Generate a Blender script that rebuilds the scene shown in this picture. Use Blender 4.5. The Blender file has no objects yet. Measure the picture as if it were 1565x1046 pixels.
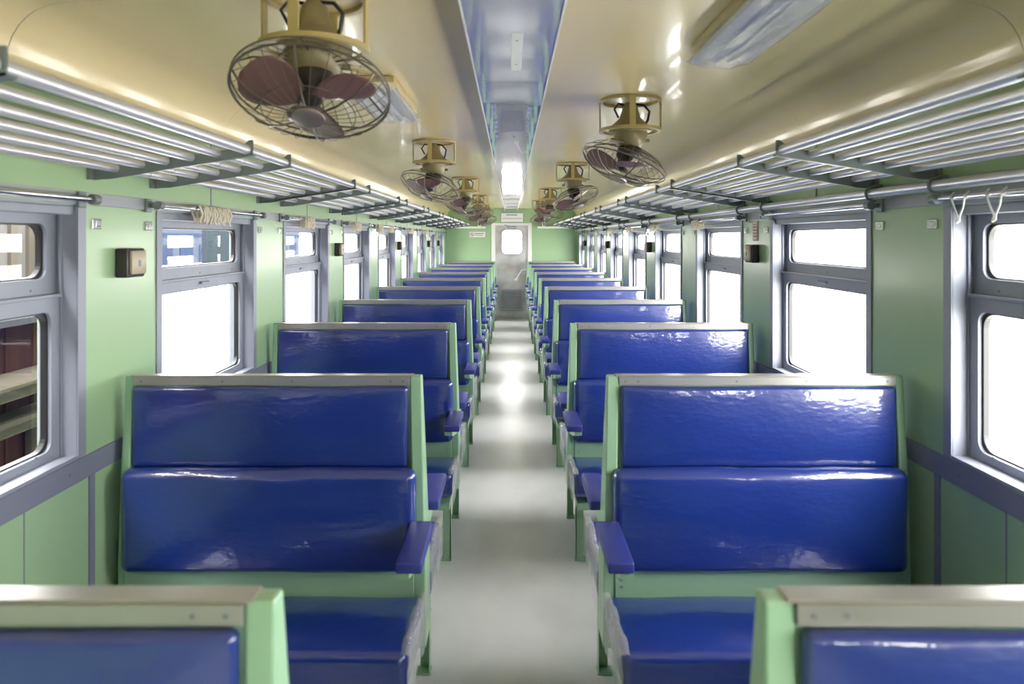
import bpy, bmesh, math, random
from mathutils import Vector, Matrix
random.seed(7)
PI = math.pi
col = bpy.context.scene.collection
sc = bpy.context.scene

# ------------------------------------------------------------------ materials
def mat(name, base, rough=0.5, metal=0.0, coat=0.0, coat_rough=0.05, bump=None, vary=None, spec=0.5, streak=None):
    """bump=(scale, strength, (sx,sy,sz)); vary=(scale, amount, colour2, (sx,sy,sz))"""
    m = bpy.data.materials.new(name); m.use_nodes = True
    nt = m.node_tree; b = nt.nodes['Principled BSDF']
    b.inputs['Base Color'].default_value = (*base, 1)
    b.inputs['Roughness'].default_value = rough
    b.inputs['Metallic'].default_value = metal
    b.inputs['Coat Weight'].default_value = coat
    b.inputs['Coat Roughness'].default_value = coat_rough
    b.inputs['Specular IOR Level'].default_value = spec
    tc = nt.nodes.new('ShaderNodeTexCoord')
    def noise(scale, stretch, detail=3, coord='Object', rgh=0.5):
        mp = nt.nodes.new('ShaderNodeMapping'); mp.inputs['Scale'].default_value = stretch
        nt.links.new(tc.outputs[coord], mp.inputs['Vector'])
        n = nt.nodes.new('ShaderNodeTexNoise'); n.inputs['Scale'].default_value = scale
        n.inputs['Detail'].default_value = detail; n.inputs['Roughness'].default_value = rgh
        nt.links.new(mp.outputs['Vector'], n.inputs['Vector'])
        return n
    if vary:
        s, amt, c2, st = vary
        n = noise(s, st, 4)
        r = nt.nodes.new('ShaderNodeValToRGB'); r.color_ramp.elements[0].position = 0.38; r.color_ramp.elements[1].position = 0.68
        nt.links.new(n.outputs['Fac'], r.inputs['Fac'])
        mm = nt.nodes.new('ShaderNodeMath'); mm.operation = 'MULTIPLY'; mm.inputs[1].default_value = amt
        nt.links.new(r.outputs['Color'], mm.inputs[0])
        mx = nt.nodes.new('ShaderNodeMix'); mx.data_type = 'RGBA'
        mx.inputs['A'].default_value = (*base, 1); mx.inputs['B'].default_value = (*c2, 1)
        nt.links.new(mm.outputs[0], mx.inputs['Factor'])
        nt.links.new(mx.outputs['Result'], b.inputs['Base Color'])
    if bump:
        prev = None
        for (s, strength, st) in (bump if isinstance(bump[0], tuple) else (bump,)):
            n = noise(s, st, 2)
            bp = nt.nodes.new('ShaderNodeBump'); bp.inputs['Strength'].default_value = strength
            bp.inputs['Distance'].default_value = 0.02
            nt.links.new(n.outputs['Fac'], bp.inputs['Height'])
            if prev: nt.links.new(prev.outputs['Normal'], bp.inputs['Normal'])
            prev = bp
        nt.links.new(prev.outputs['Normal'], b.inputs['Normal'])
        if coat: nt.links.new(prev.outputs['Normal'], b.inputs['Coat Normal'])
    return m

M = {}
M['wall_green'] = mat('wall_green', (0.335, 0.50, 0.29), 0.3, coat=0.25, coat_rough=0.15, bump=(2.2, 0.06, (1, 1, 1)), vary=(1.6, 0.5, (0.285, 0.45, 0.26), (1, 1, 0.5)))
M['bench_green'] = mat('bench_green', (0.29, 0.475, 0.31), 0.32, coat=0.25, coat_rough=0.12, vary=(6, 0.35, (0.25, 0.42, 0.27), (1, 1, 1)))
M['ceiling'] = mat('ceiling_paint', (0.86, 0.71, 0.42), 0.2, coat=0.30, coat_rough=0.05, bump=((1.6, 0.16, (2.4, 0.22, 2.4)), (9, 0.03, (1, .5, 1))), vary=(1.2, 0.5, (0.76, 0.64, 0.38), (2.5, 0.25, 2.5)), spec=0.35)
M['channel'] = mat('channel_enamel', (0.36, 0.36, 0.55), 0.08, coat=0.9, coat_rough=0.02, bump=(1.8, 0.08, (2.4, 0.5, 1)), spec=0.8, vary=(1.5, 0.5, (0.46, 0.46, 0.58), (4, 0.5, 1)))
M['white_enamel'] = mat('white_enamel', (0.86, 0.86, 0.87), 0.3)
M['alu'] = mat('aluminium', (0.30, 0.32, 0.39), 0.45, metal=0.2, vary=(5, 0.5, (0.24, 0.26, 0.32), (1, 1, 0.2)), spec=0.4)
M['trim'] = mat('grey_strip', (0.20, 0.215, 0.29), 0.4, vary=(3, 0.4, (0.17, 0.18, 0.24), (1, 1, 1)))
M['header'] = mat('header_strip', (0.36, 0.38, 0.43), 0.4, vary=(3, 0.4, (0.30, 0.32, 0.37), (1, 1, 1)))
M['cap'] = mat('brushed_steel', (0.44, 0.43, 0.41), 0.28, metal=0.6, vary=(3, 0.5, (0.36, 0.35, 0.33), (1, 1, 1)))
M['tube'] = mat('satin_tube', (0.72, 0.72, 0.78), 0.34, metal=0.6)
M['bracket'] = mat('bracket_grey', (0.20, 0.23, 0.24), 0.4, metal=0.3)
M['chrome'] = mat('chrome', (0.75, 0.75, 0.78), 0.1, metal=1.0)
M['vinyl'] = mat('blue_vinyl', (0.008, 0.030, 0.235), 0.32, coat=1.0, coat_rough=0.03, bump=((3.0, 0.20, (1, 1, 1.8)), (26, 0.07, (1, 1, 2.2))), spec=0.6, vary=(2.0, 0.5, (0.006, 0.018, 0.15), (1, 1, 1)))
M['arm'] = mat('arm_vinyl', (0.030, 0.040, 0.24), 0.4, spec=0.5)
M['khaki'] = mat('khaki_paint', (0.50, 0.40, 0.17), 0.35, vary=(8, 0.4, (0.42, 0.33, 0.13), (1, 1, 1)))
M['motor'] = mat('motor_paint', (0.30, 0.25, 0.13), 0.35, vary=(14, 0.5, (0.22, 0.18, 0.10), (1, 1, 1)))
M['blade'] = mat('brown_blade', (0.17, 0.085, 0.075), 0.4, coat=0.3)
M['badge'] = mat('badge_metal', (0.36, 0.30, 0.27), 0.35, metal=0.7)
M['wire'] = mat('guard_wire', (0.17, 0.14, 0.11), 0.35, metal=0.6)
M['black'] = mat('black_rubber', (0.015, 0.015, 0.018), 0.4)
M['dark'] = mat('dark_plastic', (0.035, 0.028, 0.025), 0.35)
M['beige'] = mat('beige_plate', (0.48, 0.41, 0.30), 0.35)
M['cream'] = mat('cream_cloth', (0.66, 0.60, 0.47), 0.8, bump=(60, 0.2, (1, 1, 1)))
M['steel_door'] = mat('steel_door', (0.66, 0.66, 0.67), 0.32, metal=0.25, bump=(2.5, 0.15, (1, 1, 1)), vary=(2.2, 0.9, (0.42, 0.37, 0.33), (1, 1, 1.4)))
M['floor'] = mat('floor_vinyl', (0.62, 0.635, 0.655), 0.38, coat=0.25, coat_rough=0.2, bump=((3, 0.10, (1, 1, 1)), (60, 0.03, (1, 1, 1))), vary=(2.3, 0.6, (0.47, 0.48, 0.49), (1.3, 0.8, 1)))
M['paper'] = mat('paper', (0.80, 0.80, 0.78), 0.6)
M['ink'] = mat('ink', (0.12, 0.13, 0.14), 0.6)
M['red'] = mat('red_ink', (0.60, 0.08, 0.07), 0.5)
M['ground'] = mat('concrete', (0.62, 0.61, 0.58), 0.9, vary=(0.6, 0.5, (0.52, 0.51, 0.49), (1, 1, 1)))
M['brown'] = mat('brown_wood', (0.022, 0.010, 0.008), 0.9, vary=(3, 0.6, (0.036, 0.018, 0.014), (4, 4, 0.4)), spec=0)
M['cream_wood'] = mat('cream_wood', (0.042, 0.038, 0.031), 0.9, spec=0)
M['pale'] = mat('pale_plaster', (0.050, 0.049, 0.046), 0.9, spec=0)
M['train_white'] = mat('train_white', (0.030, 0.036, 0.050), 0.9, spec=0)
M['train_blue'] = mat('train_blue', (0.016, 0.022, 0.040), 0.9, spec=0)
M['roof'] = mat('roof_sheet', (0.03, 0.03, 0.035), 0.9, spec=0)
M['under'] = mat('seat_side', (0.50, 0.50, 0.56), 0.4)

def glass_mat(name, tint=(1, 1, 1), refl=0.10):
    m = bpy.data.materials.new(name); m.use_nodes = True; nt = m.node_tree; nt.nodes.clear()
    o = nt.nodes.new('ShaderNodeOutputMaterial'); mx = nt.nodes.new('ShaderNodeMixShader')
    t = nt.nodes.new('ShaderNodeBsdfTransparent'); t.inputs[0].default_value = (*tint, 1)
    g = nt.nodes.new('ShaderNodeBsdfGlossy'); g.inputs['Roughness'].default_value = 0.02
    lw = nt.nodes.new('ShaderNodeLayerWeight'); lw.inputs['Blend'].default_value = 0.12
    mu = nt.nodes.new('ShaderNodeMath'); mu.operation = 'MULTIPLY_ADD'; mu.inputs[1].default_value = 0.5; mu.inputs[2].default_value = refl * 0.3
    nt.links.new(lw.outputs['Facing'], mu.inputs[0]); nt.links.new(mu.outputs[0], mx.inputs[0])
    nt.links.new(t.outputs[0], mx.inputs[1]); nt.links.new(g.outputs[0], mx.inputs[2]); nt.links.new(mx.outputs[0], o.inputs[0])
    return m
M['glass'] = glass_mat('window_glass', (0.96, 0.97, 0.97))
def film_mat():
    m = bpy.data.materials.new('clear_plastic'); m.use_nodes = True; nt = m.node_tree; nt.nodes.clear()
    o = nt.nodes.new('ShaderNodeOutputMaterial'); mx = nt.nodes.new('ShaderNodeMixShader'); mx2 = nt.nodes.new('ShaderNodeMixShader')
    t = nt.nodes.new('ShaderNodeBsdfTransparent'); g = nt.nodes.new('ShaderNodeBsdfGlossy'); g.inputs['Roughness'].default_value = 0.08
    d = nt.nodes.new('ShaderNodeBsdfDiffuse'); d.inputs[0].default_value = (0.75, 0.76, 0.82, 1)
    n = nt.nodes.new('ShaderNodeTexNoise'); n.inputs['Scale'].default_value = 22; n.inputs['Detail'].default_value = 4
    tc = nt.nodes.new('ShaderNodeTexCoord'); nt.links.new(tc.outputs['Object'], n.inputs['Vector'])
    b = nt.nodes.new('ShaderNodeBump'); b.inputs['Strength'].default_value = 0.8; b.inputs['Distance'].default_value = 0.01
    nt.links.new(n.outputs['Fac'], b.inputs['Height']); nt.links.new(b.outputs[0], g.inputs['Normal'])
    mx.inputs[0].default_value = 0.28; mx2.inputs[0].default_value = 0.22
    nt.links.new(t.outputs[0], mx.inputs[1]); nt.links.new(g.outputs[0], mx.inputs[2])
    nt.links.new(mx.outputs[0], mx2.inputs[1]); nt.links.new(d.outputs[0], mx2.inputs[2]); nt.links.new(mx2.outputs[0], o.inputs[0])
    return m
M['film'] = film_mat()
M['vinyl'].node_tree.nodes['Principled BSDF'].inputs['Coat IOR'].default_value = 1.6

# ------------------------------------------------------------------ geometry helpers
def box(bm, x0, x1, y0, y1, z0, z1):
    vs = [bm.verts.new(p) for p in ((x0, y0, z0), (x1, y0, z0), (x1, y1, z0), (x0, y1, z0), (x0, y0, z1), (x1, y0, z1), (x1, y1, z1), (x0, y1, z1))]
    for f in ((0, 3, 2, 1), (4, 5, 6, 7), (0, 1, 5, 4), (1, 2, 6, 5), (2, 3, 7, 6), (3, 0, 4, 7)):
        bm.faces.new([vs[i] for i in f])
    return vs
def bbox(bm, x0, x1, y0, y1, z0, z1, r=0.004, seg=2):
    b2 = bmesh.new(); box(b2, x0, x1, y0, y1, z0, z1)
    bmesh.ops.bevel(b2, geom=b2.edges[:], offset=r, segments=seg, affect='EDGES', profile=0.5)
    merge(bm, b2)
def merge(bm, b2, mtx=None):
    if mtx: bmesh.ops.transform(b2, matrix=mtx, verts=b2.verts[:])
    me = bpy.data.meshes.new('tmp'); b2.to_mesh(me); b2.free(); bm.from_mesh(me); bpy.data.meshes.remove(me)
def tube(bm, pts, r, n=8, caps=True, closed=False):
    pts = [Vector(p) for p in pts]; N = len(pts); rings = []
    up = None
    for i, p in enumerate(pts):
        if closed: t = pts[(i + 1) % N] - pts[i - 1]
        else: t = pts[min(i + 1, N - 1)] - pts[max(i - 1, 0)]
        t.normalize()
        if up is None:
            up = Vector((0, 0, 1)) if abs(t.z) < 0.9 else Vector((1, 0, 0))
        a = (up - t * up.dot(t)).normalized(); b = t.cross(a); up = a
        rr = r[i] if isinstance(r, (list, tuple)) else r
        rings.append([bm.verts.new(p + (a * math.cos(2 * PI * k / n) + b * math.sin(2 * PI * k / n)) * rr) for k in range(n)])
    for i in range(N if closed else N - 1):
        A, B = rings[i], rings[(i + 1) % N]
        for k in range(n):
            bm.faces.new((A[k], A[(k + 1) % n], B[(k + 1) % n], B[k]))
    if caps and not closed:
        bm.faces.new(rings[0][::-1]); bm.faces.new(rings[-1])
def circle(c, r, ax, n=32, ph=0):
    ax = Vector(ax).normalized(); u = ax.orthogonal().normalized(); v = ax.cross(u)
    return [Vector(c) + (u * math.cos(2 * PI * k / n + ph) + v * math.sin(2 * PI * k / n + ph)) * r for k in range(n)]
def lathe(bm, prof, n=24, c=(0, 0, 0)):
    """prof list of (r,z) around Z"""
    rings = []
    for r, z in prof:
        rings.append([bm.verts.new((c[0] + max(r, 1e-4) * math.cos(2 * PI * k / n), c[1] + max(r, 1e-4) * math.sin(2 * PI * k / n), c[2] + z)) for k in range(n)])
    for A, B in zip(rings, rings[1:]):
        for k in range(n): bm.faces.new((A[k], A[(k + 1) % n], B[(k + 1) % n], B[k]))
    bm.faces.new(rings[0][::-1]); bm.faces.new(rings[-1])
def prism(bm, poly, x0, x1, axis='X', splay=None):
    """poly in (y,z) extruded along X (or (x,z) along Y)"""
    def P(a, b, e): return (e, a, b) if axis == 'X' else (a, e, b)
    A = [bm.verts.new(P(a, b, x0 + (splay(b) if splay else 0))) for a, b in poly]
    B = [bm.verts.new(P(a, b, x1 + (splay(b) if splay else 0))) for a, b in poly]
    bm.faces.new(A); bm.faces.new(B[::-1])
    for i in range(len(poly)):
        j = (i + 1) % len(poly); bm.faces.new((A[j], A[i], B[i], B[j]))
def rrect(cx, cy, w, h, r, n=6):
    pts = []
    for qx, qy, a0 in ((1, 1, 0), (-1, 1, PI / 2), (-1, -1, PI), (1, -1, 3 * PI / 2)):
        for k in range(n + 1):
            a = a0 + PI / 2 * k / n
            pts.append((cx + qx * (w / 2 - r) + r * math.cos(a), cy + qy * (h / 2 - r) + r * math.sin(a)))
    return pts
def ringplate(bm, outer, inner, e0, e1, axis='X'):
    """outer & inner: matched loops in (y,z) [axis X] or (x,z) [axis Y]; plate between e0..e1"""
    def P(p, e): return (e, p[0], p[1]) if axis == 'X' else (p[0], e, p[1])
    O0 = [bm.verts.new(P(p, e0)) for p in outer]; I0 = [bm.verts.new(P(p, e0)) for p in inner]
    O1 = [bm.verts.new(P(p, e1)) for p in outer]; I1 = [bm.verts.new(P(p, e1)) for p in inner]
    n = len(outer)
    for i in range(n):
        j = (i + 1) % n
        bm.faces.new((O0[i], O0[j], I0[j], I0[i])); bm.faces.new((O1[j], O1[i], I1[i], I1[j]))
        bm.faces.new((O0[j], O0[i], O1[i], O1[j])); bm.faces.new((I0[i], I0[j], I1[j], I1[i]))
def cushion_bm(x0, x1, y0, y1, z0, z1, r=0.025, bulge_y=0.0, bulge_z=0.0, n=9, jit=0.0, seed=0):
    bm = bmesh.new()
    def axisvals(a, b):
        L = b - a; out = [0, r * 0.3, r * 0.7, r]
        mid = [r + (L - 2 * r) * k / n for k in range(1, n)]
        full = out + mid + [L - r, L - r * .7, L - r * .3, L]
        return [a + v for v in full]
    X, Y, Z = axisvals(x0, x1), axisvals(y0, y1), axisvals(z0, z1)
    cache = {}
    cx, cy, cz = (x0 + x1) / 2, (y0 + y1) / 2, (z0 + z1) / 2
    hx, hy, hz = (x1 - x0) / 2, (y1 - y0) / 2, (z1 - z0) / 2
    rnd = random.Random(seed); ph = [rnd.uniform(0, 6) for _ in range(6)]
    def V(x, y, z):
        k = (round(x, 5), round(y, 5), round(z, 5))
        if k in cache: return cache[k]
        q = Vector((min(max(x, x0 + r), x1 - r), min(max(y, y0 + r), y1 - r), min(max(z, z0 + r), z1 - r)))
        d = Vector((x, y, z)) - q
        p = q + d.normalized() * r if d.length > 1e-7 else q
        u, v, w = (x - cx) / hx, (y - cy) / hy, (z - cz) / hz
        if bulge_y: p.y += v * bulge_y * (1 - u ** 4) * (1 - w ** 2)
        if bulge_z: p.z += w * bulge_z * (1 - u ** 4) * (1 - v ** 2)
        if jit:
            p.y += v * jit * (math.sin(u * 7 + ph[0]) * math.sin(w * 3 + ph[1]) + .5 * math.sin(u * 17 + ph[2] + w * 4))
            p.z += w * jit * (math.sin(u * 6 + ph[3]) + .6 * math.sin(u * 15 + ph[4]))
        cache[k] = bm.verts.new(p); return cache[k]
    def grid(A, B, f):
        for i in range(len(A) - 1):
            for j in range(len(B) - 1):
                vs = [V(*f(A[i], B[j])), V(*f(A[i + 1], B[j])), V(*f(A[i + 1], B[j + 1])), V(*f(A[i], B[j + 1]))]
                if len(set(vs)) == 4:
                    try: bm.faces.new(vs)
                    except ValueError: pass
    grid(X, Z, lambda a, b: (a, y0, b)); grid(X, Z, lambda a, b: (a, y1, b))
    grid(X, Y, lambda a, b: (a, b, z0)); grid(X, Y, lambda a, b: (a, b, z1))
    grid(Y, Z, lambda a, b: (x0, a, b)); grid(Y, Z, lambda a, b: (x1, a, b))
    bmesh.ops.recalc_face_normals(bm, faces=bm.faces[:])
    return bm

def obj(name, bm, m, parent=None, smooth=False, fix=True, loc=None):
    if fix: bmesh.ops.recalc_face_normals(bm, faces=bm.faces[:])
    me = bpy.data.meshes.new(name); bm.to_mesh(me); bm.free()
    for mm in (m if isinstance(m, (list, tuple)) else [m]): me.materials.append(mm)
    if smooth:
        for p in me.polygons: p.use_smooth = True
        try: me.set_sharp_from_angle(angle=math.radians(42))
        except Exception: pass
    o = bpy.data.objects.new(name, me); col.objects.link(o)
    if parent: o.parent = parent
    if loc: o.location = loc
    return o
def empty(name, loc=(0, 0, 0), rz=0):
    o = bpy.data.objects.new(name, None); o.empty_display_size = 0.1; col.objects.link(o)
    o.location = loc; o.rotation_euler = (0, 0, rz); return o
def tag(o, label, cat, group=None):
    o['label'] = label; o['category'] = cat
    if group: o['group'] = group
    return o
def struct(o, label=None):
    o['kind'] = 'structure'
    if label: o['label'] = label
    return o
def copy_tree(o, parent=None):
    c = o.copy(); col.objects.link(c); c.parent = parent
    for ch in list(o.children): copy_tree(ch, c)
    return c
def B(): return bmesh.new()

# ------------------------------------------------------------------ dimensions
WX = 1.43          # wall inner face
Y0, Y1 = -4.9, 14.7
WC = [1.715 + 1.5 * k for k in range(-4, 9)]    # window centres
WHW = 0.4875       # half opening
ZS, ZH = 1.02, 1.85
ZC = 2.40

# ------------------------------------------------------------------ shell
bm = B(); box(bm, -1.6, 1.6, Y0, Y1 + .1, -0.08, 0.0)
struct(obj('floor', bm, M['floor']))

def side_wall(name, s):
    bm = B(); a, b = (WX, WX + 0.13) if s > 0 else (-WX - 0.13, -WX)
    box(bm, a, b, Y0, Y1, 0, ZS); box(bm, a, b, Y0, Y1, ZH, 2.42)
    edges = [Y0] + [e for c in WC for e in (c - WHW, c + WHW)] + [Y1]
    for k in range(0, len(edges), 2):
        if edges[k + 1] - edges[k] > 0.01: box(bm, a, b, edges[k], edges[k + 1], ZS, ZH)
    struct(obj(name, bm, M['wall_green']))
side_wall('wall_left', -1); side_wall('wall_right', 1)

# end wall with door opening
DW, DH = 0.39, 2.06
def endwall(name, y0, y1, door=True):
    bm = B()
    if door:
        box(bm, -1.56, -DW, y0, y1, 0, 2.5); box(bm, DW, 1.56, y0, y1, 0, 2.5); box(bm, -DW, DW, y0, y1, DH, 2.5)
    else: box(bm, -1.56, 1.56, y0, y1, 0, 2.5)
    return struct(obj(name, bm, M['wall_green']))
endwall('wall_back', Y1, Y1 + 0.08); endwall('wall_front', Y0 - 0.08, Y0, False)

# ceiling: profile swept along Y
prof = [(1.43, 2.215), (1.412, 2.232), (1.402, 2.262), (1.390, 2.298), (1.372, 2.328), (1.350, 2.352), (1.322, 2.372), (1.285, 2.386), (1.236, 2.394), (1.166, 2.398), (1.05, 2.401), (0.90, 2.402), (0.735, 2.403)]
prof2 = [(0.735, 2.400), (0.4, 2.400), (0.14, 2.400)]
full = [(-x, z) for x, z in prof] + [(-x, z) for x, z in prof2] + [(x, z) for x, z in prof2[::-1]] + [(x, z) for x, z in prof[::-1]]
bm = B()
SE = [Y0] + [1.86 + 1.42 * k for k in range(-4, 9)] + [Y1]
for a, b in zip(SE, SE[1:]):
    a += 0.0012; b -= 0.0012
    n = 4
    rows = [[bm.verts.new((x, a + (b - a) * i / n, z)) for x, z in full] for i in range(n + 1)]
    for A, Bq in zip(rows, rows[1:]):
        for i in range(len(full) - 1): bm.faces.new((A[i], A[i + 1], Bq[i + 1], Bq[i]))
c = struct(obj('ceiling', bm, M['ceiling'], smooth=True))
bm = B(); box(bm, -1.6, 1.6, Y0 - .1, Y1 + .1, 2.425, 2.52)
struct(obj('trim_1', bm, M['khaki'])); bpy.data.objects['trim_1'].name = 'ceiling_slab'

# trims along the walls
def strip(name, s, z0, z1, t, m, y0=Y0, y1=Y1, screws=None):
    bm = B(); a, b = sorted((s * (WX - t), s * (WX + 0.004)))
    bbox(bm, a, b, y0, y1, z0, z1, 0.0015, 1)
    o = struct(obj(name, bm, m))
    if screws:
        bm = B(); y = y0 + 0.13
        while y < y1:
            tube(bm, [(s * (WX - t - 0.002), y, (z0 + z1) / 2), (s * (WX - t + 0.002), y, (z0 + z1) / 2)], 0.005, 8); y += screws
        obj('screws', bm, M['bracket'], o)
    return o
nt_ = [2]
def tname():
    nt_[0] += 1; return 'trim_%d' % nt_[0]
for s in (-1, 1):
    strip(tname(), s, 0.943, 1.018, 0.006, M['trim'], screws=0.33)
    strip(tname(), s, 1.852, 1.895, 0.008, M['header'])
    strip(tname(), s, 2.185, 2.222, 0.007, M['header'], screws=0.21)
    strip('baseboard_' + ('left' if s < 0 else 'right'), s, 0.0, 0.08, 0.008, M['trim'])
    for c in WC:
        bm = B(); a, b = sorted((s * (WX - 0.006), s * (WX + .002)))
        box(bm, a, b, c + 0.545, c + 0.573, 0.08, 0.943)
        struct(obj(tname(), bm, M['trim']))
        bm = B(); a, b = sorted((s * (WX - 0.004), s * (WX + .002)))
        box(bm, a, b, c - 0.035, c - 0.018, 1.895, 2.185)
        struct(obj(tname(), bm, M['header']))
        bm = B(); a, b = sorted((s * (WX - 0.0015), s * (WX + .002)))
        box(bm, a, b, c + 0.245, c + 0.249, 0.08, 0.943)
        struct(obj(tname(), bm, M['trim']))

# ------------------------------------------------------------------ windows (one, then copies)
def make_window():
    root = empty('window_1'); root['kind'] = 'structure'
    bm = B()
    w, t = WHW, 0.004
    # lining of the opening (local x: 0 at wall face, + outwards)
    box(bm, 0.0, 0.125, -w, -w + t, ZS, ZH); box(bm, 0.0, 0.125, w - t, w, ZS, ZH)
    box(bm, 0.0, 0.125, -w, w, ZH - t, ZH); box(bm, -0.004, 0.125, -w, w, ZS - 0.001, ZS + 0.012)
    # angle strips lapping on to the wall
    bbox(bm, -0.006, 0.0, -w - 0.038, -w + 0.003, ZS, ZH + .002, 0.001, 1); bbox(bm, -0.006, 0.0, w - 0.003, w + 0.038, ZS, ZH + .002, 0.001, 1)
    # outer stop mouldings
    box(bm, 0.045, 0.052, -w, -w + 0.012, ZS, ZH); box(bm, 0.045, 0.052, w - 0.012, w, ZS, ZH)
    bbox(bm, 0.010, 0.052, -w, w, ZH - 0.032, ZH - 0.004, 0.002, 1)
    obj('window_frame', bm, M['alu'], root)
    for k, (z0, z1, p0, p1, d0) in enumerate(((1.548, 1.846, 1.612, 1.788, 0.066), (ZS + 0.012, 1.560, 1.062, 1.507, 0.050))):
        cz, h = (z0 + z1) / 2, z1 - z0
        out = rrect(0, cz, 2 * w - 0.006, h, 0.001)
        pw = 2 * w - 0.10
        inn = rrect(0, (p0 + p1) / 2, pw, p1 - p0, 0.034)
        bm = B(); ringplate(bm, out, inn, d0, d0 + 0.024)
        if k == 1: bbox(bm, d0 - 0.010, d0 + 0.002, -w + 0.01, w - 0.01, 1.551, 1.562, 0.002, 1)
        so = obj('sash', bm, M['alu'], root)
        bm = B(); ringplate(bm, rrect(0, (p0 + p1) / 2, pw + .002, p1 - p0 + .002, 0.034), rrect(0, (p0 + p1) / 2, pw - 0.018, p1 - p0 - 0.012, 0.045), d0 + 0.012, d0 + 0.03)
        obj('gasket', bm, M['black'], so)
        bm = B(); pts = rrect(0, (p0 + p1) / 2, pw - 0.004, p1 - p0 - 0.004, 0.036)
        bm.faces.new([bm.verts.new((d0 + 0.021, a, b)) for a, b in pts])
        obj('pane', bm, M['glass'], so)
        bm = B()
        for y in (-w + .12, 0, w - .12): tube(bm, [(d0 - 0.002, y, z0 + 0.03), (d0 + 0.002, y, z0 + 0.03)], 0.004, 8)
        obj('screws', bm, M['bracket'], so)
        if k == 1:
            bm = B(); bbox(bm, d0 - 0.014, d0, -0.04, 0.04, 1.525, 1.537, 0.003, 1); obj('latch', bm, M['alu'], so)
    return root
win0 = make_window()
n = 0
for s in (-1, 1):
    for c in WC:
        o = win0 if n == 0 else copy_tree(win0)
        n += 1; o.name = 'window_%d' % n
        o.location = (s * WX, c, 0); o.rotation_euler = (0, 0, 0 if s > 0 else PI)

# ------------------------------------------------------------------ end door
d = struct(empty('door_1', (0, Y1, 0)))
bm = B(); out = rrect(0, (DH - .01) / 2, 2 * DW - .07, DH - .02, 0.001); inn = rrect(0.01, 1.668, 0.43, 0.515, 0.09)
ringplate(bm, out, inn, 0.025, 0.05, 'Y'); obj('door_panel', bm, M['steel_door'], d)
bm = B()
for x0, x1 in ((-DW, -DW + .035), (DW - .035, DW)): bbox(bm, x0, x1, -0.012, 0.08, 0, DH, .002, 1)
bbox(bm, -DW, DW, -0.012, 0.08, DH - .03, DH + .02, .002, 1)
bbox(bm, -DW - .05, -DW, -0.012, 0, 0, DH + .02, .002, 1); bbox(bm, DW, DW + .05, -0.012, 0, 0, DH + .02, .002, 1)
obj('door_frame', bm, M['white_enamel'], d)
bm = B(); ringplate(bm, rrect(0.01, 1.668, 0.47, 0.555, 0.10), rrect(0.01, 1.668, 0.43, 0.515, 0.085), 0.010, 0.03, 'Y'); obj('window_rim', bm, M['alu'], d)
bm = B(); bm.faces.new([bm.verts.new((a, 0.035, b)) for a, b in rrect(0.01, 1.668, 0.43, 0.515, 0.09)]); obj('pane', bm, M['glass'], d)
bm = B(); ringplate(bm, rrect(0, .40, 0.50, 0.48, .001), rrect(0, .40, .43, .41, .001), 0.0, 0.025, 'Y')
for k in range(14):
    z = 0.215 + k * 0.0285
    prism(bm, [(0.024, z), (0.004, z + .012), (0.006, z + .016), (0.026, z + .004)], -0.215, 0.215)
obj('louvre_grille', bm, M['header'], d)
bm = B(); tube(bm, [(0.10, 0.02, .84), (0.10, -0.03, .85), (0.22, -0.05, 1.06), (0.34, -0.05, 1.06), (0.34, 0.02, 1.06)], 0.013, 10)
bbox(bm, 0.06, 0.14, 0.012, 0.024, .82, .87, .002, 1); h_ = obj('door_handle', bm, M['white_enamel'], d, smooth=True)
bm = B(); bbox(bm, -0.10, 0.10, -0.02, 0.024, 1.965, 2.01, .004, 1); tube(bm, [(0.08, -.02, 1.99), (0.0, -.10, 1.99), (-.15, -.03, 2.04)], .008, 6); obj('door_closer', bm, M['alu'], d)
bm = B(); box(bm, -DW, DW, -0.03, 0.08, 0.0, 0.02); obj('threshold', bm, M['steel_door'], d)

# ------------------------------------------------------------------ ceiling channel
bm = B()
CE = [Y0, -1.9, 2.60, 4.1, 5.6, 7.1, 8.6, 10.1, 11.6, 13.1, Y1]
for a, b in zip(CE, CE[1:]):
    prism(bm, [(-0.142, 2.345), (0.126, 2.345), (0.138, 2.399), (-0.154, 2.399)], a + .0015, b - .0015, axis='Y')
ch = tag(obj('ceiling_channel', bm, M['channel']), 'glossy pale blue-grey enamelled channel running down the middle of the ceiling', 'ceiling duct')
bm = B()
for x in (-0.1435, 0.1275): box(bm, x - .003, x + .003, Y0, Y1 - .002, 2.3425, 2.350)
obj('edge_rim', bm, M['white_enamel'], ch)
bm = B()
for yy in (2.05, 2.33, 3.5, 4.0, 5.2, 6.6): tube(bm, [(0.006, yy, 2.347), (0.006, yy, 2.342)], .004, 8)
obj('screws', bm, M['bracket'], ch)
bm = B(); bbox(bm, -0.012, 0.024, 1.98, 2.42, 2.343, 2.346, .001, 1); obj('cover_plate', bm, M['white_enamel'], ch)

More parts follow.
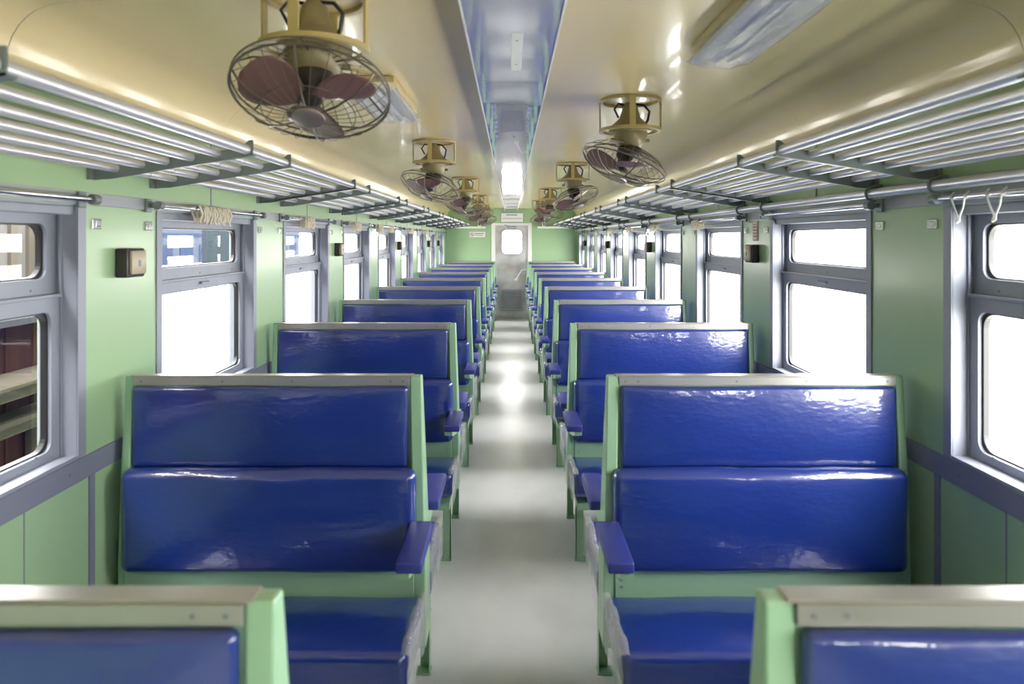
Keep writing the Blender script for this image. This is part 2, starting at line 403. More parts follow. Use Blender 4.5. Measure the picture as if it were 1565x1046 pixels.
# ------------------------------------------------------------------ benches
XA, XB = 0.333, 1.395     # aisle side, wall side (distance from the carriage centre)
def splay(z): return -0.022 * max(0, min(1, (1.235 - z) / 0.7))
def make_bench(half=False):
    """built for the right-hand side; y=0 is the centre of the backrest"""
    r = empty('bench')
    dirs = (-1,) if half else (-1, 1)
    top = 1.247
    bm = B()
    poly = [(-0.018, top), (0.018, top), (0.050, 0.90), (0.066, 0.60), (0.070, 0.30), (-0.070, 0.30), (-0.066, 0.60), (-0.050, 0.90)]
    if half: poly = [(min(a, 0.03), b) for a, b in poly]
    prism(bm, poly, XA, XA + 0.042, splay=splay)
    o = obj('side_frame', bm, M['bench_green'], r)
    md = o.modifiers.new('b', 'BEVEL'); md.width = 0.005; md.segments = 2; md.limit_method = 'ANGLE'
    bm = B(); prism(bm, poly, XB - 0.03, XB)
    o = obj('side_frame', bm, M['bench_green'], r)
    md = o.modifiers.new('b', 'BEVEL'); md.width = 0.005; md.segments = 2; md.limit_method = 'ANGLE'
    # steel capping
    bm = B(); bbox(bm, XA + 0.03, XB - 0.02, -0.020, 0.020, top - 0.004, top + 0.002, 0.0015, 1)
    bbox(bm, XA + 0.042, XB - 0.030, -0.024, -0.018, top - 0.032, top - 0.003, 0.001, 1)
    bbox(bm, XA + 0.042, XB - 0.030, 0.018, 0.024, top - 0.032, top - 0.003, 0.001, 1)
    cp = obj('top_cap', bm, M['cap'], r)
    bm = B()
    for x in (XA + .065, XA + .11, XB - .06, XB - .35, XB - .6):
        tube(bm, [(x, -0.025, top - .018), (x, -.023, top - .018)], .004, 8)
    obj('screws', bm, M['bracket'], cp)
    # core board and lower rail
    bm = B(); bbox(bm, XA + .03, XB - .028, -0.015, 0.015, 0.50, top - .01, .002, 1); obj('back_board', bm, M['bench_green'], r)
    for q in dirs:
        bm = cushion_bm(XA + 0.046, XB - 0.034, min(q * .012, q * .042), max(q * .012, q * .042), 0.925, 1.212, 0.013, bulge_y=0.008, jit=0.0012, seed=q + 3)
        obj('upper_cushion', bm, M['vinyl'], r, smooth=True, fix=False)
        bm = cushion_bm(XA + 0.012, XB - 0.020, min(q * .030, q * .098), max(q * .030, q * .098), 0.572, 0.932, 0.03, bulge_y=0.012, bulge_z=0.002, jit=0.0018, seed=q + 9)
        obj('lower_cushion', bm, M['vinyl'], r, smooth=True, fix=False)
        bm = B(); bbox(bm, XA + .02, XB - .026, min(q * .058, q * .072), max(q * .058, q * .072), 0.37, 0.60, .002, 1)
        ap = obj('rail_panel', bm, M['bench_green'], r)
        bm = B()
        for x in (XA + .045, XB - .05):
            for z in (.545, .52): tube(bm, [(x, q * .071, z), (x, q * .075, z)], .005, 8)
        obj('bolts', bm, M['cap'], ap)
        # seat: tilted cushion
        y_in, y_out = q * 0.078, q * 0.475
        bm = cushion_bm(XA - 0.018, XB - 0.012, min(y_in, y_out), max(y_in, y_out), 0.37, 0.495, 0.026, bulge_z=0.006, jit=0.0015, seed=q + 20)
        for v in bm.verts: v.co.z += (abs(v.co.y) - 0.078) * 0.085
        st = obj('seat', bm, M['vinyl'], r, smooth=True, fix=False)
        # crumpled plastic film over the aisle end of the seat
        bm = B(); nu, nv = 22, 12; rnd = random.Random(5 + q)
        G = []
        for i in range(nu + 1):
            u = i / nu; y = q * (0.075 + 0.41 * u); row = []
            for j in range(nv + 1):
                v = j / nv; zt = 0.497 + (abs(y) - 0.078) * .085
                if v < 0.25: x = XA + 0.004 - 0.026 * (v / .25); z = zt + 0.006 * math.sin(v * 4 * PI)
                else: x = XA - 0.024; z = zt - (v - .25) / .75 * 0.165 * (0.9 + .1 * math.sin(u * 9))
                x += rnd.uniform(-.0015, .0015) - 0.003 * math.sin(u * 14 + v * 5) - 0.0015 * math.sin(u * 41 - v * 9)
                z += rnd.uniform(-.0005, .001)
                row.append(bm.verts.new((x, y, z)))
            G.append(row)
        for i in range(nu):
            for j in range(nv): bm.faces.new((G[i][j], G[i + 1][j], G[i + 1][j + 1], G[i][j + 1]))
        obj('plastic_wrap', bm, M['film'], st, smooth=True)
        bm = B(); bbox(bm, XA - .004, XB - .03, min(q * .075, q * .455), max(q * .075, q * .455), 0.335, 0.372, .003, 1)
        obj('seat_frame', bm, M['bench_green'], r)
        # armrest with its bracket
        a0, a1 = q * 0.085, q * 0.395
        bm = B(); bbox(bm, XA - .050, XA + .030, min(a0, a1), max(a0, a1), 0.722, 0.757, .007, 3)
        ar = obj('armrest', bm, M['arm'], r, smooth=True)
        bm = B()
        prism(bm, [(q * .05, .722), (q * .385, .722), (q * .385, .704), (q * .30, .675), (q * .055, .62)], XA - .010, XA + .029)
        obj('arm_bracket', bm, M['bench_green'], ar)
        # legs: angle iron with foot plate
        for x, sg in ((XA + .004, 1), (XB - .05, -1)):
            bm = B(); yy = q * 0.275
            lx0, lx1 = (x, x + .005) if sg > 0 else (x + .037, x + .042)
            box(bm, lx0, lx1, yy - .022, yy + .022, 0.006, 0.36)
            box(bm, x, x + .042, min(yy + q * .017, yy + q * .022), max(yy + q * .017, yy + q * .022), 0.006, 0.36)
            bbox(bm, x - .004, x + .055, yy - .026, yy + .026, 0, 0.008, .001, 1)
            obj('leg', bm, M['bench_green'], r)
    return r
bench0 = make_bench(); halfb = make_bench(True)
ords = ['first', 'second', 'third', 'fourth', 'fifth', 'sixth', 'seventh', 'eighth', 'ninth', 'tenth']
for s, side in ((-1, 'left'), (1, 'right')):
    for k in range(10):
        last = k == 9
        if s > 0 and k == 0: o = bench0
        elif s > 0 and last: o = halfb
        else: o = copy_tree(halfb if last else bench0)
        y = 0.935 + 1.5 * k - (0.0 if not last else -0.12)
        o.location = (0, y, 0)
        if s < 0: o.scale = (-1, 1, 1)
        if k == 0: lab = f'blue and green bench nearest the camera, {side} of the aisle, only its top showing'
        elif k == 1: lab = f'blue vinyl bench with green frame, complete and largest in view, {side} of the aisle'
        elif last: lab = f'blue bench tight against the green end wall, {side} of the door'
        else: lab = f'blue double bench with green frame, {ords[k]} from the camera on the {side} of the aisle'
        tag(o, lab, 'bench', 'blue benches in rows along the aisle')

# ------------------------------------------------------------------ luggage racks
def make_rack():
    r = empty('luggage_rack')   # for the right side; local y=0 window centre
    xs = [0.903, 1.000, 1.088, 1.173, 1.255, 1.342]
    for i, x in enumerate(xs):
        z = 2.040 - (x - .903) * 0.145
        bm = B(); tube(bm, [(x, -0.7485, z), (x, 0.7485, z)], 0.0165 if i == 0 else 0.0135, 12)
        obj('rail', bm, M['tube'], r, smooth=True)
    for y in (-0.555, 0.555):
        bm = B()
        poly = [(0.880, 2.020), (0.880, 2.072), (0.893, 2.072), (0.925, 2.045), (1.428, 1.978), (1.428, 1.938), (1.36, 1.941)]
        prism(bm, poly, y - .003, y + .003, axis='Y')
        prism(bm, [(0.880, 2.020), (1.428, 1.938), (1.428, 1.944), (0.880, 2.026)], y - .003, y + .026, axis='Y')
        box(bm, 1.416, 1.429, y - .02, y + .02, 1.938, 1.982)
        obj('bracket', bm, M['bracket'], r)
    return r
rack0 = make_rack()
for s, side in ((-1, 'left'), (1, 'right')):
    for i, c in enumerate([q for q in WC if q > 1]):
        o = rack0 if (s > 0 and i == 0) else copy_tree(rack0)
        o.location = (0, c, 0)
        if s < 0: o.scale = (-1, 1, 1)
        tag(o, f'grey tubular luggage rack above the {ords[i] if i else "nearest"} window on the {side} wall', 'luggage rack', 'luggage racks above the windows')

# ------------------------------------------------------------------ curtain rods, ruffled curtain tops, latches
def make_rod():
    r = empty('curtain_rod')
    bm = B(); tube(bm, [(1.375, -0.60, 1.868), (1.375, 0.50, 1.868)], 0.0095, 12); obj('rod', bm, M['chrome'], r, smooth=True)
    for y, q in ((-0.605, -1), (0.49, 1)):
        bm = B(); tube(bm, [(1.428, y, 1.868), (1.375, y, 1.868)], 0.009, 8); tube(bm, [(1.375, y - .016, 1.868), (1.375, y + .016, 1.868)], 0.017, 12)
        bbox(bm, 1.412, 1.4225, y - .02, y + .02, 1.842, 1.894, .002, 1)
        obj('rod_bracket', bm, M['bracket'], r, smooth=True)
    return r
rod0 = make_rod()
for s, side in ((-1, 'left'), (1, 'right')):
    for i, c in enumerate([q for q in WC if q > 1]):
        o = rod0 if (s > 0 and i == 0) else copy_tree(rod0)
        o.location = (0, c, 0)
        if s < 0: o.scale = (-1, 1, 1)
        tag(o, f'chrome curtain rod across the top of the {ords[i] if i else "nearest"} window on the {side} wall', 'curtain rod', 'curtain rods over the windows')
def make_ruffle(nl=13, length=0.30):
    bm = B(); rnd = random.Random(nl)
    for i in range(nl):
        y = -length / 2 + length * i / (nl - 1) + rnd.uniform(-.004, .004)
        w = 0.008; ph = rnd.uniform(-1, 1); L = 0.058 + rnd.uniform(-.008, .01)
        path = []
        for k in range(15):
            t = k / 14
            a = PI * 1.15 * t
            if t < .45:
                a = PI * (t / .45); p = (0.018 * math.cos(a), 0.018 * math.sin(a))
                p = (-p[0], p[1])
            else:
                v = (t - .45) / .55; p = (0.018 + 0.004 * math.sin(v * 6 + ph), -L * v)
            path.append(p)
        path = [(-0.019 + .003 * math.sin(k), -L * (1 - k / 5)) for k in range(5)] + path
        A = []
        for k, (px, pz) in enumerate(path):
            yy = y + 0.008 * math.sin(k * .9 + ph * 2)
            A.append((bm.verts.new((px, yy - w, pz)), bm.verts.new((px + .002, yy + w, pz))))
        for (a, b), (c, d) in zip(A, A[1:]): bm.faces.new((a, b, d, c))
        bm.faces.new
    o = obj('curtain_heading', bm, M['cream'], smooth=True)
    md = o.modifiers.new('s', 'SOLIDIFY'); md.thickness = 0.003
    return o
ruf = make_ruffle(); ruf.location = (-1.375, 3.08, 1.868)
tag(ruf, 'bunched cream curtain heading hanging from the rod of the second window on the left wall', 'curtain', 'bunched curtain headings')
ruf2 = make_ruffle(9, 0.20)
first2 = True
for s, y, lab in ((-1, 4.52, 'small cream curtain bunch on the rod of the third window, left wall'),
                  (-1, 5.95, 'cream curtain bunch over the fourth window, left wall'),
                  (-1, 7.0, 'cream curtain bunch at the far end of the fourth rod, left wall'),
                  (-1, 7.65, 'cream curtain bunch over the fifth window, left wall'),
                  (-1, 9.2, 'cream curtain bunch over the sixth window, left wall'),
                  (-1, 10.9, 'cream curtain bunch over the seventh window, left wall'),
                  (1, 5.02, 'cream curtain bunch at the pillar beyond the third window, right wall'),
                  (1, 6.55, 'cream curtain bunch at the pillar beyond the fourth window, right wall'),
                  (1, 7.9, 'cream curtain bunch over the fifth window, right wall'),
                  (1, 9.5, 'cream curtain bunch over the sixth window, right wall')):
    if first2: o = ruf2; first2 = False
    else: o = ruf2.copy(); col.objects.link(o)
    o.location = (s * 1.375, y, 1.868); tag(o, lab, 'curtain', 'bunched curtain headings')
# wire hooks on the nearest right-hand rod
for y, lab in ((2.075, 'white wire hook hanging nearest the pillar from the right near rod'), (1.92, 'white wire hook hanging further along the right near rod from the pillar')):
    bm = B()
    tube(bm, [(1.375, y - .035, 1.885), (1.363, y - .033, 1.872), (1.366, y - .02, 1.835), (1.366, y - .004, 1.808), (1.366, y - .004, 1.795)], .0027, 8)
    tube(bm, [(1.375, y + .035, 1.885), (1.363, y + .033, 1.872), (1.366, y + .02, 1.835), (1.366, y + .004, 1.808), (1.366, y + .004, 1.795)], .0027, 8)
    tube(bm, [(1.366, y - .006, 1.797), (1.360, y, 1.790), (1.366, y + .006, 1.797)], .004, 8)
    tag(obj('wire_hook', bm, M['white_enamel'], smooth=True), lab, 'hook', 'wire hooks on the right near rod')
# long pipe rail on the right wall and its hooks
bm = B(); tube(bm, [(1.385, -1.0, 1.915), (1.385, 14.55, 1.915)], 0.0175, 14)
pr = tag(obj('pipe_rail', bm, M['tube'], smooth=True), 'long grey pipe rail running along the right wall above the curtain rods', 'rail')
for c in [q for q in WC if q > 1]:
    for dy in (-0.60, 0.505):
        bm = B(); y = c + dy
        pts = [(1.428, y, 1.945), (1.40, y, 1.945)] + [(1.385 + .022 * math.cos(a), y, 1.915 + .024 * math.sin(a)) for a in [PI * (.5 + k / 6) for k in range(7)]] + [(1.405, y, 1.885)]
        tube(bm, pts, .005, 8); obj('pipe_hook', bm, M['bracket'], pr, smooth=True)

def make_latch():
    bm = B(); bbox(bm, 1.423, 1.4305, -0.026, 0.026, -0.017, 0.017, .002, 1)
    tube(bm, [(1.425, -.018, 0), (1.4215, -.018, 0)], .004, 8); tube(bm, [(1.425, .018, 0), (1.4215, .018, 0)], .004, 8)
    bbox(bm, 1.4195, 1.425, -0.012, 0.012, -0.009, 0.009, .002, 1)
    return obj('latch_plate', bm, M['chrome'])
la0 = make_latch(); f = True
for s, side in ((-1, 'left'), (1, 'right')):
    for i, c in enumerate([q for q in WC if q > 1][:7]):
        for dy, w in ((0.585, 'near'), (0.915, 'far')):
            if f: o = la0; f = False
            else: o = la0.copy(); col.objects.link(o)
            o.location = (0, c + dy, 1.79)
            o.scale = (s, 1, 1)
            tag(o, f'small chrome latch plate, {w} one on the {ords[i]} pillar of the {side} wall', 'latch plate', 'chrome latch plates on the pillars')
# dark boxes with beige faces on pillars
def make_boxx():
    r = empty('switch_box')
    bm = B(); bbox(bm, 1.385, 1.4305, -0.060, 0.060, -0.053, 0.053, .007, 2); obj('housing', bm, M['dark'], r, smooth=True)
    bm = B(); bbox(bm, 1.374, 1.388, -0.046, 0.052, -0.042, 0.044, .006, 2)
    fp = obj('face_plate', bm, M['beige'], r, smooth=True)
    bm = B(); bbox(bm, 1.371, 1.376, -0.004, 0.010, -0.014, 0.010, .002, 1); obj('switch', bm, M['bracket'], fp)
    return r
bx0 = make_boxx(); f = True
for s, ys in ((-1, (2.47, 5.47, 8.47, 11.47, 13.0)), (1, (3.97, 6.97, 9.97, 12.97))):
    for i, y in enumerate(ys):
        if f: o = bx0; f = False
        else: o = copy_tree(bx0)
        o.location = (0, y, 1.652)
        o.scale = (s, 1, 1)
        side = 'left' if s < 0 else 'right'
        tag(o, f'dark switch box with beige face, {"nearest" if i == 0 else ords[i]} one on the {side} wall pillars', 'switch box', 'switch boxes on the wall pillars')
# small red printed notice
def plate(name, w, h, t=0.004):
    bm = B(); bbox(bm, -w / 2, w / 2, -t, 0, -h / 2, h / 2, .001, 1); return obj(name, bm, M['paper'])
nr = plate('notice', 0.075, 0.115); nr.location = (1.4295, 3.97, 1.785); nr.rotation_euler = (0, 0, -PI / 2)
bm = B()
for k in range(5): box(bm, -.025, .025, -0.0052, -0.004, .038 - k * .018, .044 - k * .018)
ringplate(bm, rrect(0, 0, .069, .109, .001), rrect(0, 0, .061, .101, .001), -.0052, -.004, 'Y')
obj('printing', bm, M['red'], nr)
tag(nr, 'small white notice with red print above the switch box on the right wall', 'notice')

# ------------------------------------------------------------------ ceiling fans
def make_fan(axis, spin, name='ceiling_fan', lift=0.0):
    r = empty(name)   # origin on the ceiling
    bm = B(); R = 0.147
    for z0, z1 in ((-0.012, -0.001), (-0.152, -0.138)):
        ringplate(bm, [(R * math.cos(a), R * math.sin(a)) for a in [2 * PI * k / 40 for k in range(40)]],
                  [((R - .022) * math.cos(a), (R - .022) * math.sin(a)) for a in [2 * PI * k / 40 for k in range(40)]], z0, z1, 'Z') if False else None
        A = []
        for (rr, zz) in ((R, z0), (R, z1), (R - .02, z1), (R - .02, z0)):
            A.append([bm.verts.new((rr * math.cos(2 * PI * k / 40), rr * math.sin(2 * PI * k / 40), zz)) for k in range(40)])
        for i in range(4):
            P, Q = A[i], A[(i + 1) % 4]
            for k in range(40): bm.faces.new((P[k], P[(k + 1) % 40], Q[(k + 1) % 40], Q[k]))
    obj('mounting_ring', bm, M['khaki'], r, smooth=True)
    for a in (-95, -5, 85, 175):
        b2 = B(); bbox(b2, R - .008, R - .001, -.014, .014, -.150, -.002, .001, 1)
        bm = B(); merge(bm, b2, Matrix.Rotation(math.radians(a), 4, 'Z')); obj('strap', bm, M['khaki'], r)
    # upper motor body
    bm = B(); lathe(bm, [(.02, -.012), (.034, -.03), (.042, -.06), (.05, -.085), (.075, -.11), (.098, -.128), (.10, -.136), (.10, -.15), (.082, -.155)], 28)
    for a in (20, 140, 260):
        b2 = B(); bbox(b2, .035, .10, -.008, .008, -.155, -.143, .002, 1); merge(bm, b2, Matrix.Rotation(math.radians(a), 4, 'Z'))
    obj('motor_housing', bm, M['motor'], r, smooth=True)
    bm = B(); tube(bm, [(.02, -.01, -.02), (.06, -.03, -.03), (.085, -.035, -.06), (.078, -.03, -.10), (.06, -.02, -.13)], .006, 8)
    tube(bm, [(-.02, .01, -.02), (-.06, -.03, -.022), (-.08, -.035, -.05), (-.06, -.03, -.09)], .005, 8)
    obj('cable', bm, M['dark'], r, smooth=True)
    # lower swivel body
    bm = B(); lathe(bm, [(.082, -.150), (.080, -.175), (.066, -.205), (.048, -.225), (.02, -.236)], 28)
    for a in (10, 190):
        b2 = B(); tube(b2, [(.055, 0, -.19), (.095, 0, -.19)], .009, 8); merge(bm, b2, Matrix.Rotation(math.radians(a), 4, 'Z'))
    obj('swivel_body', bm, M['motor'], r, smooth=True)
    # tilted head: local frame, -Z is the blowing direction
    axv = Vector(axis).normalized()
    q = axv.to_track_quat('-Z', 'Y').to_matrix().to_4x4()
    T = Matrix.Translation(Vector((0, 0, -.225 + lift)) + axv * 0.0) @ q @ Matrix.Rotation(spin, 4, 'Z')
    def place(name, bm, m, smooth=True, parent=r):
        bmesh.ops.transform(bm, matrix=T, verts=bm.verts[:]); return obj(name, bm, m, parent, smooth=smooth)
    bm = B(); lathe(bm, [(.035, .02), (.052, .005), (.055, -.03), (.050, -.06), (.034, -.075), (.03, -.11), (.012, -.125)], 20); place('motor', bm, M['dark'])
    Rg = 0.205
    bm = B()
    tube(bm, circle((0, 0, -.092), Rg, (0, 0, 1), 48), .0036, 6, closed=True)
    tube(bm, circle((0, 0, -.072), Rg, (0, 0, 1), 48), .0026, 6, closed=True)
    tube(bm, circle((0, 0, -.150), .12, (0, 0, 1), 36), .0016, 5, closed=True)
    tube(bm, circle((0, 0, -.160), .045, (0, 0, 1), 24), .0025, 5, closed=True)
    tube(bm, circle((0, 0, -.012), .10, (0, 0, 1), 32), .0018, 5, closed=True)
    NW = 30
    for k in range(NW):
        a = 2 * PI * k / NW; ca, sa = math.cos(a), math.sin(a)
        th = .0030 if k % 5 == 0 else .0010
        pf = [(.042, -.161), (.09, -.158), (.14, -.144), (.185, -.116), (Rg, -.090)]
        tube(bm, [(x * ca, x * sa, z) for x, z in pf], th, 5, caps=False)
        pb = [(.05, -.002), (.10, -.012), (.16, -.034), (Rg, -.072)]
        tube(bm, [(x * ca, x * sa, z) for x, z in pb], th * .9, 5, caps=False)
    place('guard', bm, M['wire'])
    bm = B(); lathe(bm, [(.004, -.154), (.036, -.156), (.044, -.161), (.042, -.167), (.030, -.170), (.004, -.171)], 24); place('badge', bm, M['badge'])
    for kb in range(3):
        bm = B(); a0 = 2 * PI * kb / 3
        nr_, na = 13, 11; G = []
        for i in range(nr_):
            t = i / (nr_ - 1)
            # rounded paddle: radial extent .02 - .185, widest near 65 % of its length
            base_w = 0.020 + 0.060 * math.sin(PI * .5 * min(1, t / .62))
            wid = base_w * math.sqrt(max(0.0, 1 - ((t - .62) / .385) ** 2)) if t > .62 else base_w
            row = []
            for j in range(na):
                sgn = (j / (na - 1) - .5) * 2
                rr = .020 + .165 * t; yv = wid * sgn + .012 * math.sin(PI * t)
                z = -.105 + yv * 0.34 * (1 - .3 * t)
                row.append(bm.verts.new(Matrix.Rotation(a0, 3, 'Z') @ Vector((rr, yv, z))))
            G.append(row)
        for i in range(nr_ - 1):
            for j in range(na - 1): bm.faces.new((G[i][j], G[i + 1][j], G[i + 1][j + 1], G[i][j + 1]))
        o = place('blade', bm, M['blade'])
        md = o.modifiers.new('s', 'SOLIDIFY'); md.thickness = .0015
    return r
fans = [(-.545, 1.83, (.02, -.42, -.92), 0.55, 'large cage ceiling fan with brown blades, nearest the camera, left of the channel'),
        (.555, 3.21, (-.36, -.09, -.90), 1.0, 'cage fan tilted to the left, nearest of those right of the ceiling channel'),
        (-.535, 4.58, (-.27, -.26, -.90), 0.2, 'second cage fan from the camera on the left of the ceiling channel'),
        (.530, 5.92, (.30, -.22, -.90), 0.8, 'cage fan tilted outwards, second on the right of the ceiling channel'),
        (-.505, 7.30, (-.18, -.32, -.90), 1.4, 'third cage fan from the camera on the left of the ceiling channel'),
        (.50, 8.80, (-.25, -.22, -.90), 0.3, 'third cage fan from the camera on the right of the ceiling channel'),
        (-.50, 10.1, (.22, -.28, -.90), 0.9, 'fourth cage fan from the camera on the left of the ceiling channel'),
        (.50, 11.6, (.20, -.22, -.90), 0.1, 'farthest cage fan on the right of the ceiling channel'),
        (-.50, 12.8, (.12, -.28, -.90), 0.6, 'farthest cage fan on the left of the ceiling channel')]
for x, y, ax, sp, lab in fans:
    o = make_fan(ax, sp, lift=0.03 if y < 2 else 0.0); o.location = (x, y, 2.3995)
    tag(o, lab, 'ceiling fan', 'cage fans along the ceiling')

# ------------------------------------------------------------------ fluorescent fittings in plastic wrap
def make_fitting():
    r = empty('light_fitting')
    bm = B(); bbox(bm, -.100, .075, -.34, .34, -.028, -.001, .003, 1); obj('mounting_board', bm, M['khaki'], r)
    bm = B(); prism(bm, [(-.085, -.028), (.085, -.028), (.098, -.060), (.07, -.064), (.04, -.044), (-.04, -.044), (-.07, -.064), (-.098, -.060)], -.345, .345, axis='Y'); obj('reflector', bm, M['white_enamel'], r)
    for x in (-.022, .022):
        bm = B(); tube(bm, [(x, -.31, -.058), (x, .31, -.058)], .0125, 14); obj('lamp_tube', bm, M['white_enamel'], r, smooth=True)
    bm = B(); rnd = random.Random(3); nu, nv = 26, 14; G = []
    for i in range(nu + 1):
        row = []
        for j in range(nv + 1):
            u, v = i / nu, j / nv; y = -.355 + .71 * u; x = -.112 + .224 * v
            z = -.052 - .026 * math.sin(PI * v) ** .5 - .003 * math.sin(u * 9 + v * 17) + rnd.uniform(-.0006, .0006)
            row.append(bm.verts.new((x, y, z)))
        G.append(row)
    for i in range(nu):
        for j in range(nv): bm.faces.new((G[i][j], G[i + 1][j], G[i + 1][j + 1], G[i][j + 1]))
    obj('plastic_wrap', bm, M['film'], r, smooth=True)
    return r
f0 = make_fitting(); f0.location = (0.70, 1.955, 2.40); tag(f0, 'fluorescent ceiling light in clear plastic wrap, right of the channel near the camera', 'ceiling light', 'wrapped fluorescent lights')
f1 = copy_tree(f0); f1.location = (-0.585, 3.06, 2.3995); f1.rotation_euler = (0, 0, PI); tag(f1, 'fluorescent ceiling light behind the nearest fan, left of the channel', 'ceiling light', 'wrapped fluorescent lights')

# ------------------------------------------------------------------ end wall fittings
sg = plate('notice_board', 0.50, 0.215, .012); sg.location = (0.01, Y1 - .001, 2.200)
bm = B()
for i in range(9): box(bm, -.12 + i * .027, -.12 + i * .027 + .018, -.0135, -.012, .045, .072)
box(bm, -.22, .22, -.0135, -.012, -.022, -.014)
ringplate(bm, rrect(0, 0, .496, .211, .002), rrect(0, 0, .480, .195, .002), -.0135, -.012, 'Y')
obj('printing', bm, M['ink'], sg)
tag(sg, 'white notice board with dark print mounted above the end door', 'notice board')
ns = plate('no_smoking_sign', 0.34, 0.115, .006); ns.location = (-0.745, Y1 - .001, 1.832)
bm = B(); tube(bm, [(p.x, p.y, p.z) for p in circle((-.115, -.008, 0), .036, (0, 1, 0), 24)], .006, 6, closed=True); tube(bm, [(-.14, -.008, .025), (-.09, -.008, -.025)], .005, 6); obj('symbol', bm, M['red'], ns)
bm = B(); box(bm, -.06, .14, -.0075, -.006, .012, .028); box(bm, -.06, .12, -.0075, -.006, -.024, -.012)
box(bm, -.13, -.10, -.0078, -.006, -.004, .004); obj('printing', bm, M['ink'], ns)
tag(ns, 'small white no smoking sign with red circle on the green end wall', 'sign')
for s, side in ((-1, 'left'), (1, 'right')):
    r = empty('wall_ledge', (s * 0.98, Y1, 1.985))
    bm = B(); bbox(bm, -.42, .42, -.16, 0.0, -.02, .02, .004, 1); obj('shelf_board', bm, M['white_enamel'], r)
    bm = B(); bbox(bm, -.03 - s * .28, .03 - s * .28, -.10, 0.0, 0.02, .19, .004, 1); up = obj('upright', bm, M['white_enamel'], r)
    bm = B(); bbox(bm, -.012 - s * .28, .012 - s * .28, -.104, -.10, 0.04, .16, .002, 1); obj('slot', bm, M['black'], up)
    tag(r, f'pale metal ledge with upright on the end wall, {side} of the door', 'ledge', 'ledges on the end wall')

# ------------------------------------------------------------------ outside
bm = B(); box(bm, -60, 60, -40, 90, -1.25, -1.15); struct(obj('ground', bm, M['ground']))
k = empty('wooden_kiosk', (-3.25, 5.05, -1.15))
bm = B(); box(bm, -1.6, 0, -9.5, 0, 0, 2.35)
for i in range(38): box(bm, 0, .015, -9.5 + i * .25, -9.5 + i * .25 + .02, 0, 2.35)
box(bm, -4.5, -.02, -16, -1.35, 2.3, 5.2); box(bm, -4.5, -.02, -16, -9.4, 0, 2.4)  # tall unseen block added to shade the left side of the carriage
obj('wall_and_shade_block', bm, M['brown'], k)
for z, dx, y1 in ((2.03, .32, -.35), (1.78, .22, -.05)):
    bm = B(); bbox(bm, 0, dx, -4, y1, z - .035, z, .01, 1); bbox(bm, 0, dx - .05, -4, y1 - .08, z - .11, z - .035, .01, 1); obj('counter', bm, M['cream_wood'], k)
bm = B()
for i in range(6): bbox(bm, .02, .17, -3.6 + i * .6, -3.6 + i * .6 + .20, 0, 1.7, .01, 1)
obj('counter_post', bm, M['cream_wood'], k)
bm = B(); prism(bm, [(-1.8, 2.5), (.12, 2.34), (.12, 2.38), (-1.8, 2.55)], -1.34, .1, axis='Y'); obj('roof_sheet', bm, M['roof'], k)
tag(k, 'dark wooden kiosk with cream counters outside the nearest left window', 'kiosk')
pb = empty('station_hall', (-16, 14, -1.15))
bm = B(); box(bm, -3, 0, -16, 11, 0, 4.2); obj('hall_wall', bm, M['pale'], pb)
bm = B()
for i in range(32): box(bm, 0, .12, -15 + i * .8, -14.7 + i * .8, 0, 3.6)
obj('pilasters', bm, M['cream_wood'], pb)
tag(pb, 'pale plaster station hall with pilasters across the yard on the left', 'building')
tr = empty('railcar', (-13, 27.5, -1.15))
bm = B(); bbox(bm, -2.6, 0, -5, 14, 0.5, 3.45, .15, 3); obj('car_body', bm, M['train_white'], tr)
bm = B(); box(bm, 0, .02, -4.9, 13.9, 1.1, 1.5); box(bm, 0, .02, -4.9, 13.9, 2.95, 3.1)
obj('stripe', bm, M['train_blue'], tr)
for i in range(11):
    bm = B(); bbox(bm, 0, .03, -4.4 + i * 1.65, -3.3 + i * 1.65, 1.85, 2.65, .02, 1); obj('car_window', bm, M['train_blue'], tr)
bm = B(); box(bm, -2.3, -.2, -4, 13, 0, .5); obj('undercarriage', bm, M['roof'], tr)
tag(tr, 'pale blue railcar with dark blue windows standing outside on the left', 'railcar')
bm = B(); bbox(bm, -10.2, -10, 17, 34, -1.15, .95, .02, 1); lw_ = obj('yard_wall', bm, M['ground']); tag(lw_, 'low white yard wall in front of the pale railcar outside on the left', 'low wall')
sbn = empty('reflection_board', (-2.75, 6.35, -1.15))  # made-up board standing in for a blue-grey reflection in the upper pane
bm = B(); bbox(bm, -.03, .03, -.33, .33, 2.62, 3.5, .01, 1); obj('reflection_panel', bm, M['train_white'], sbn)
bm = B(); bbox(bm, -.02, .02, -.30, -.26, 0, 2.62, .005, 1); obj('board_post', bm, M['ground'], sbn)
tag(sbn, 'blue-grey board on a thin post, standing in for a reflection in the second left window', 'stand-in board')

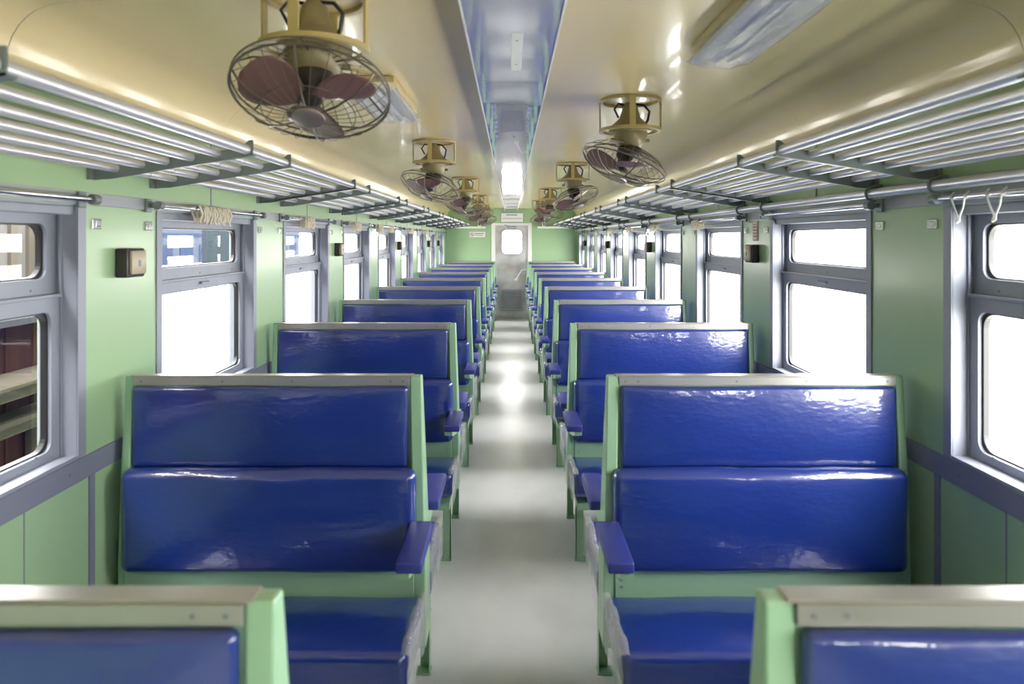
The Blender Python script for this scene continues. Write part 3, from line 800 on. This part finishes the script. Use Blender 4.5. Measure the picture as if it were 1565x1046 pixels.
# ------------------------------------------------------------------ light
w = bpy.data.worlds.new('World'); sc.world = w; w.use_nodes = True; nt = w.node_tree
bg = nt.nodes['Background']; bg.inputs['Strength'].default_value = 21
tc = nt.nodes.new('ShaderNodeTexCoord'); sx = nt.nodes.new('ShaderNodeSeparateXYZ'); rp = nt.nodes.new('ShaderNodeValToRGB')
nt.links.new(tc.outputs['Generated'], sx.inputs[0]); nt.links.new(sx.outputs['Z'], rp.inputs['Fac']); nt.links.new(rp.outputs['Color'], bg.inputs['Color'])
e = rp.color_ramp.elements; e[0].position = 0.0; e[0].color = (1.0, 0.98, 0.94, 1); e[1].position = 0.6; e[1].color = (1.0, 0.98, 0.95, 1)
for s in (-1, 1):
    ld = bpy.data.lights.new('window_portal', 'AREA'); ld.shape = 'RECTANGLE'; ld.size = 18.6; ld.size_y = 0.84
    ld.cycles.is_portal = True
    lo = bpy.data.objects.new('window_portal', ld); col.objects.link(lo)
    lo.location = (s * 1.62, 5.4, 1.435)
    d_ = Vector((-s, 0, 0)); lo.rotation_euler = d_.to_track_quat('-Z', 'Y').to_euler()
    if True:
        # long side along Y
        lo.rotation_euler = (Matrix((( 0, 0, s), (1, 0, 0), (0, s, 0)))).to_euler()

# ------------------------------------------------------------------ camera
cd = bpy.data.cameras.new('camera'); cam = bpy.data.objects.new('camera', cd); col.objects.link(cam)
cd.sensor_width = 36; cd.sensor_fit = 'HORIZONTAL'; cd.lens = 1030 / 1565 * 36
cd.shift_x = 1.5 / 1565; cd.shift_y = -158 / 1565
cd.clip_start = 0.02; cd.clip_end = 300
cam.location = (-0.012, 0, 1.74); cam.rotation_euler = (PI / 2, 0, 0)
cd.dof.use_dof = True; cd.dof.focus_distance = 5.5; cd.dof.aperture_fstop = 3.2
sc.camera = cam
sc.view_settings.view_transform = 'Standard'; sc.view_settings.look = 'None'
sc.view_settings.exposure = 0.32
cy = sc.cycles
cy.max_bounces = 12; cy.diffuse_bounces = 7; cy.glossy_bounces = 6; cy.transparent_max_bounces = 16
cy.sample_clamp_indirect = 8; cy.caustics_reflective = False; cy.caustics_refractive = False
cy.use_denoising = True
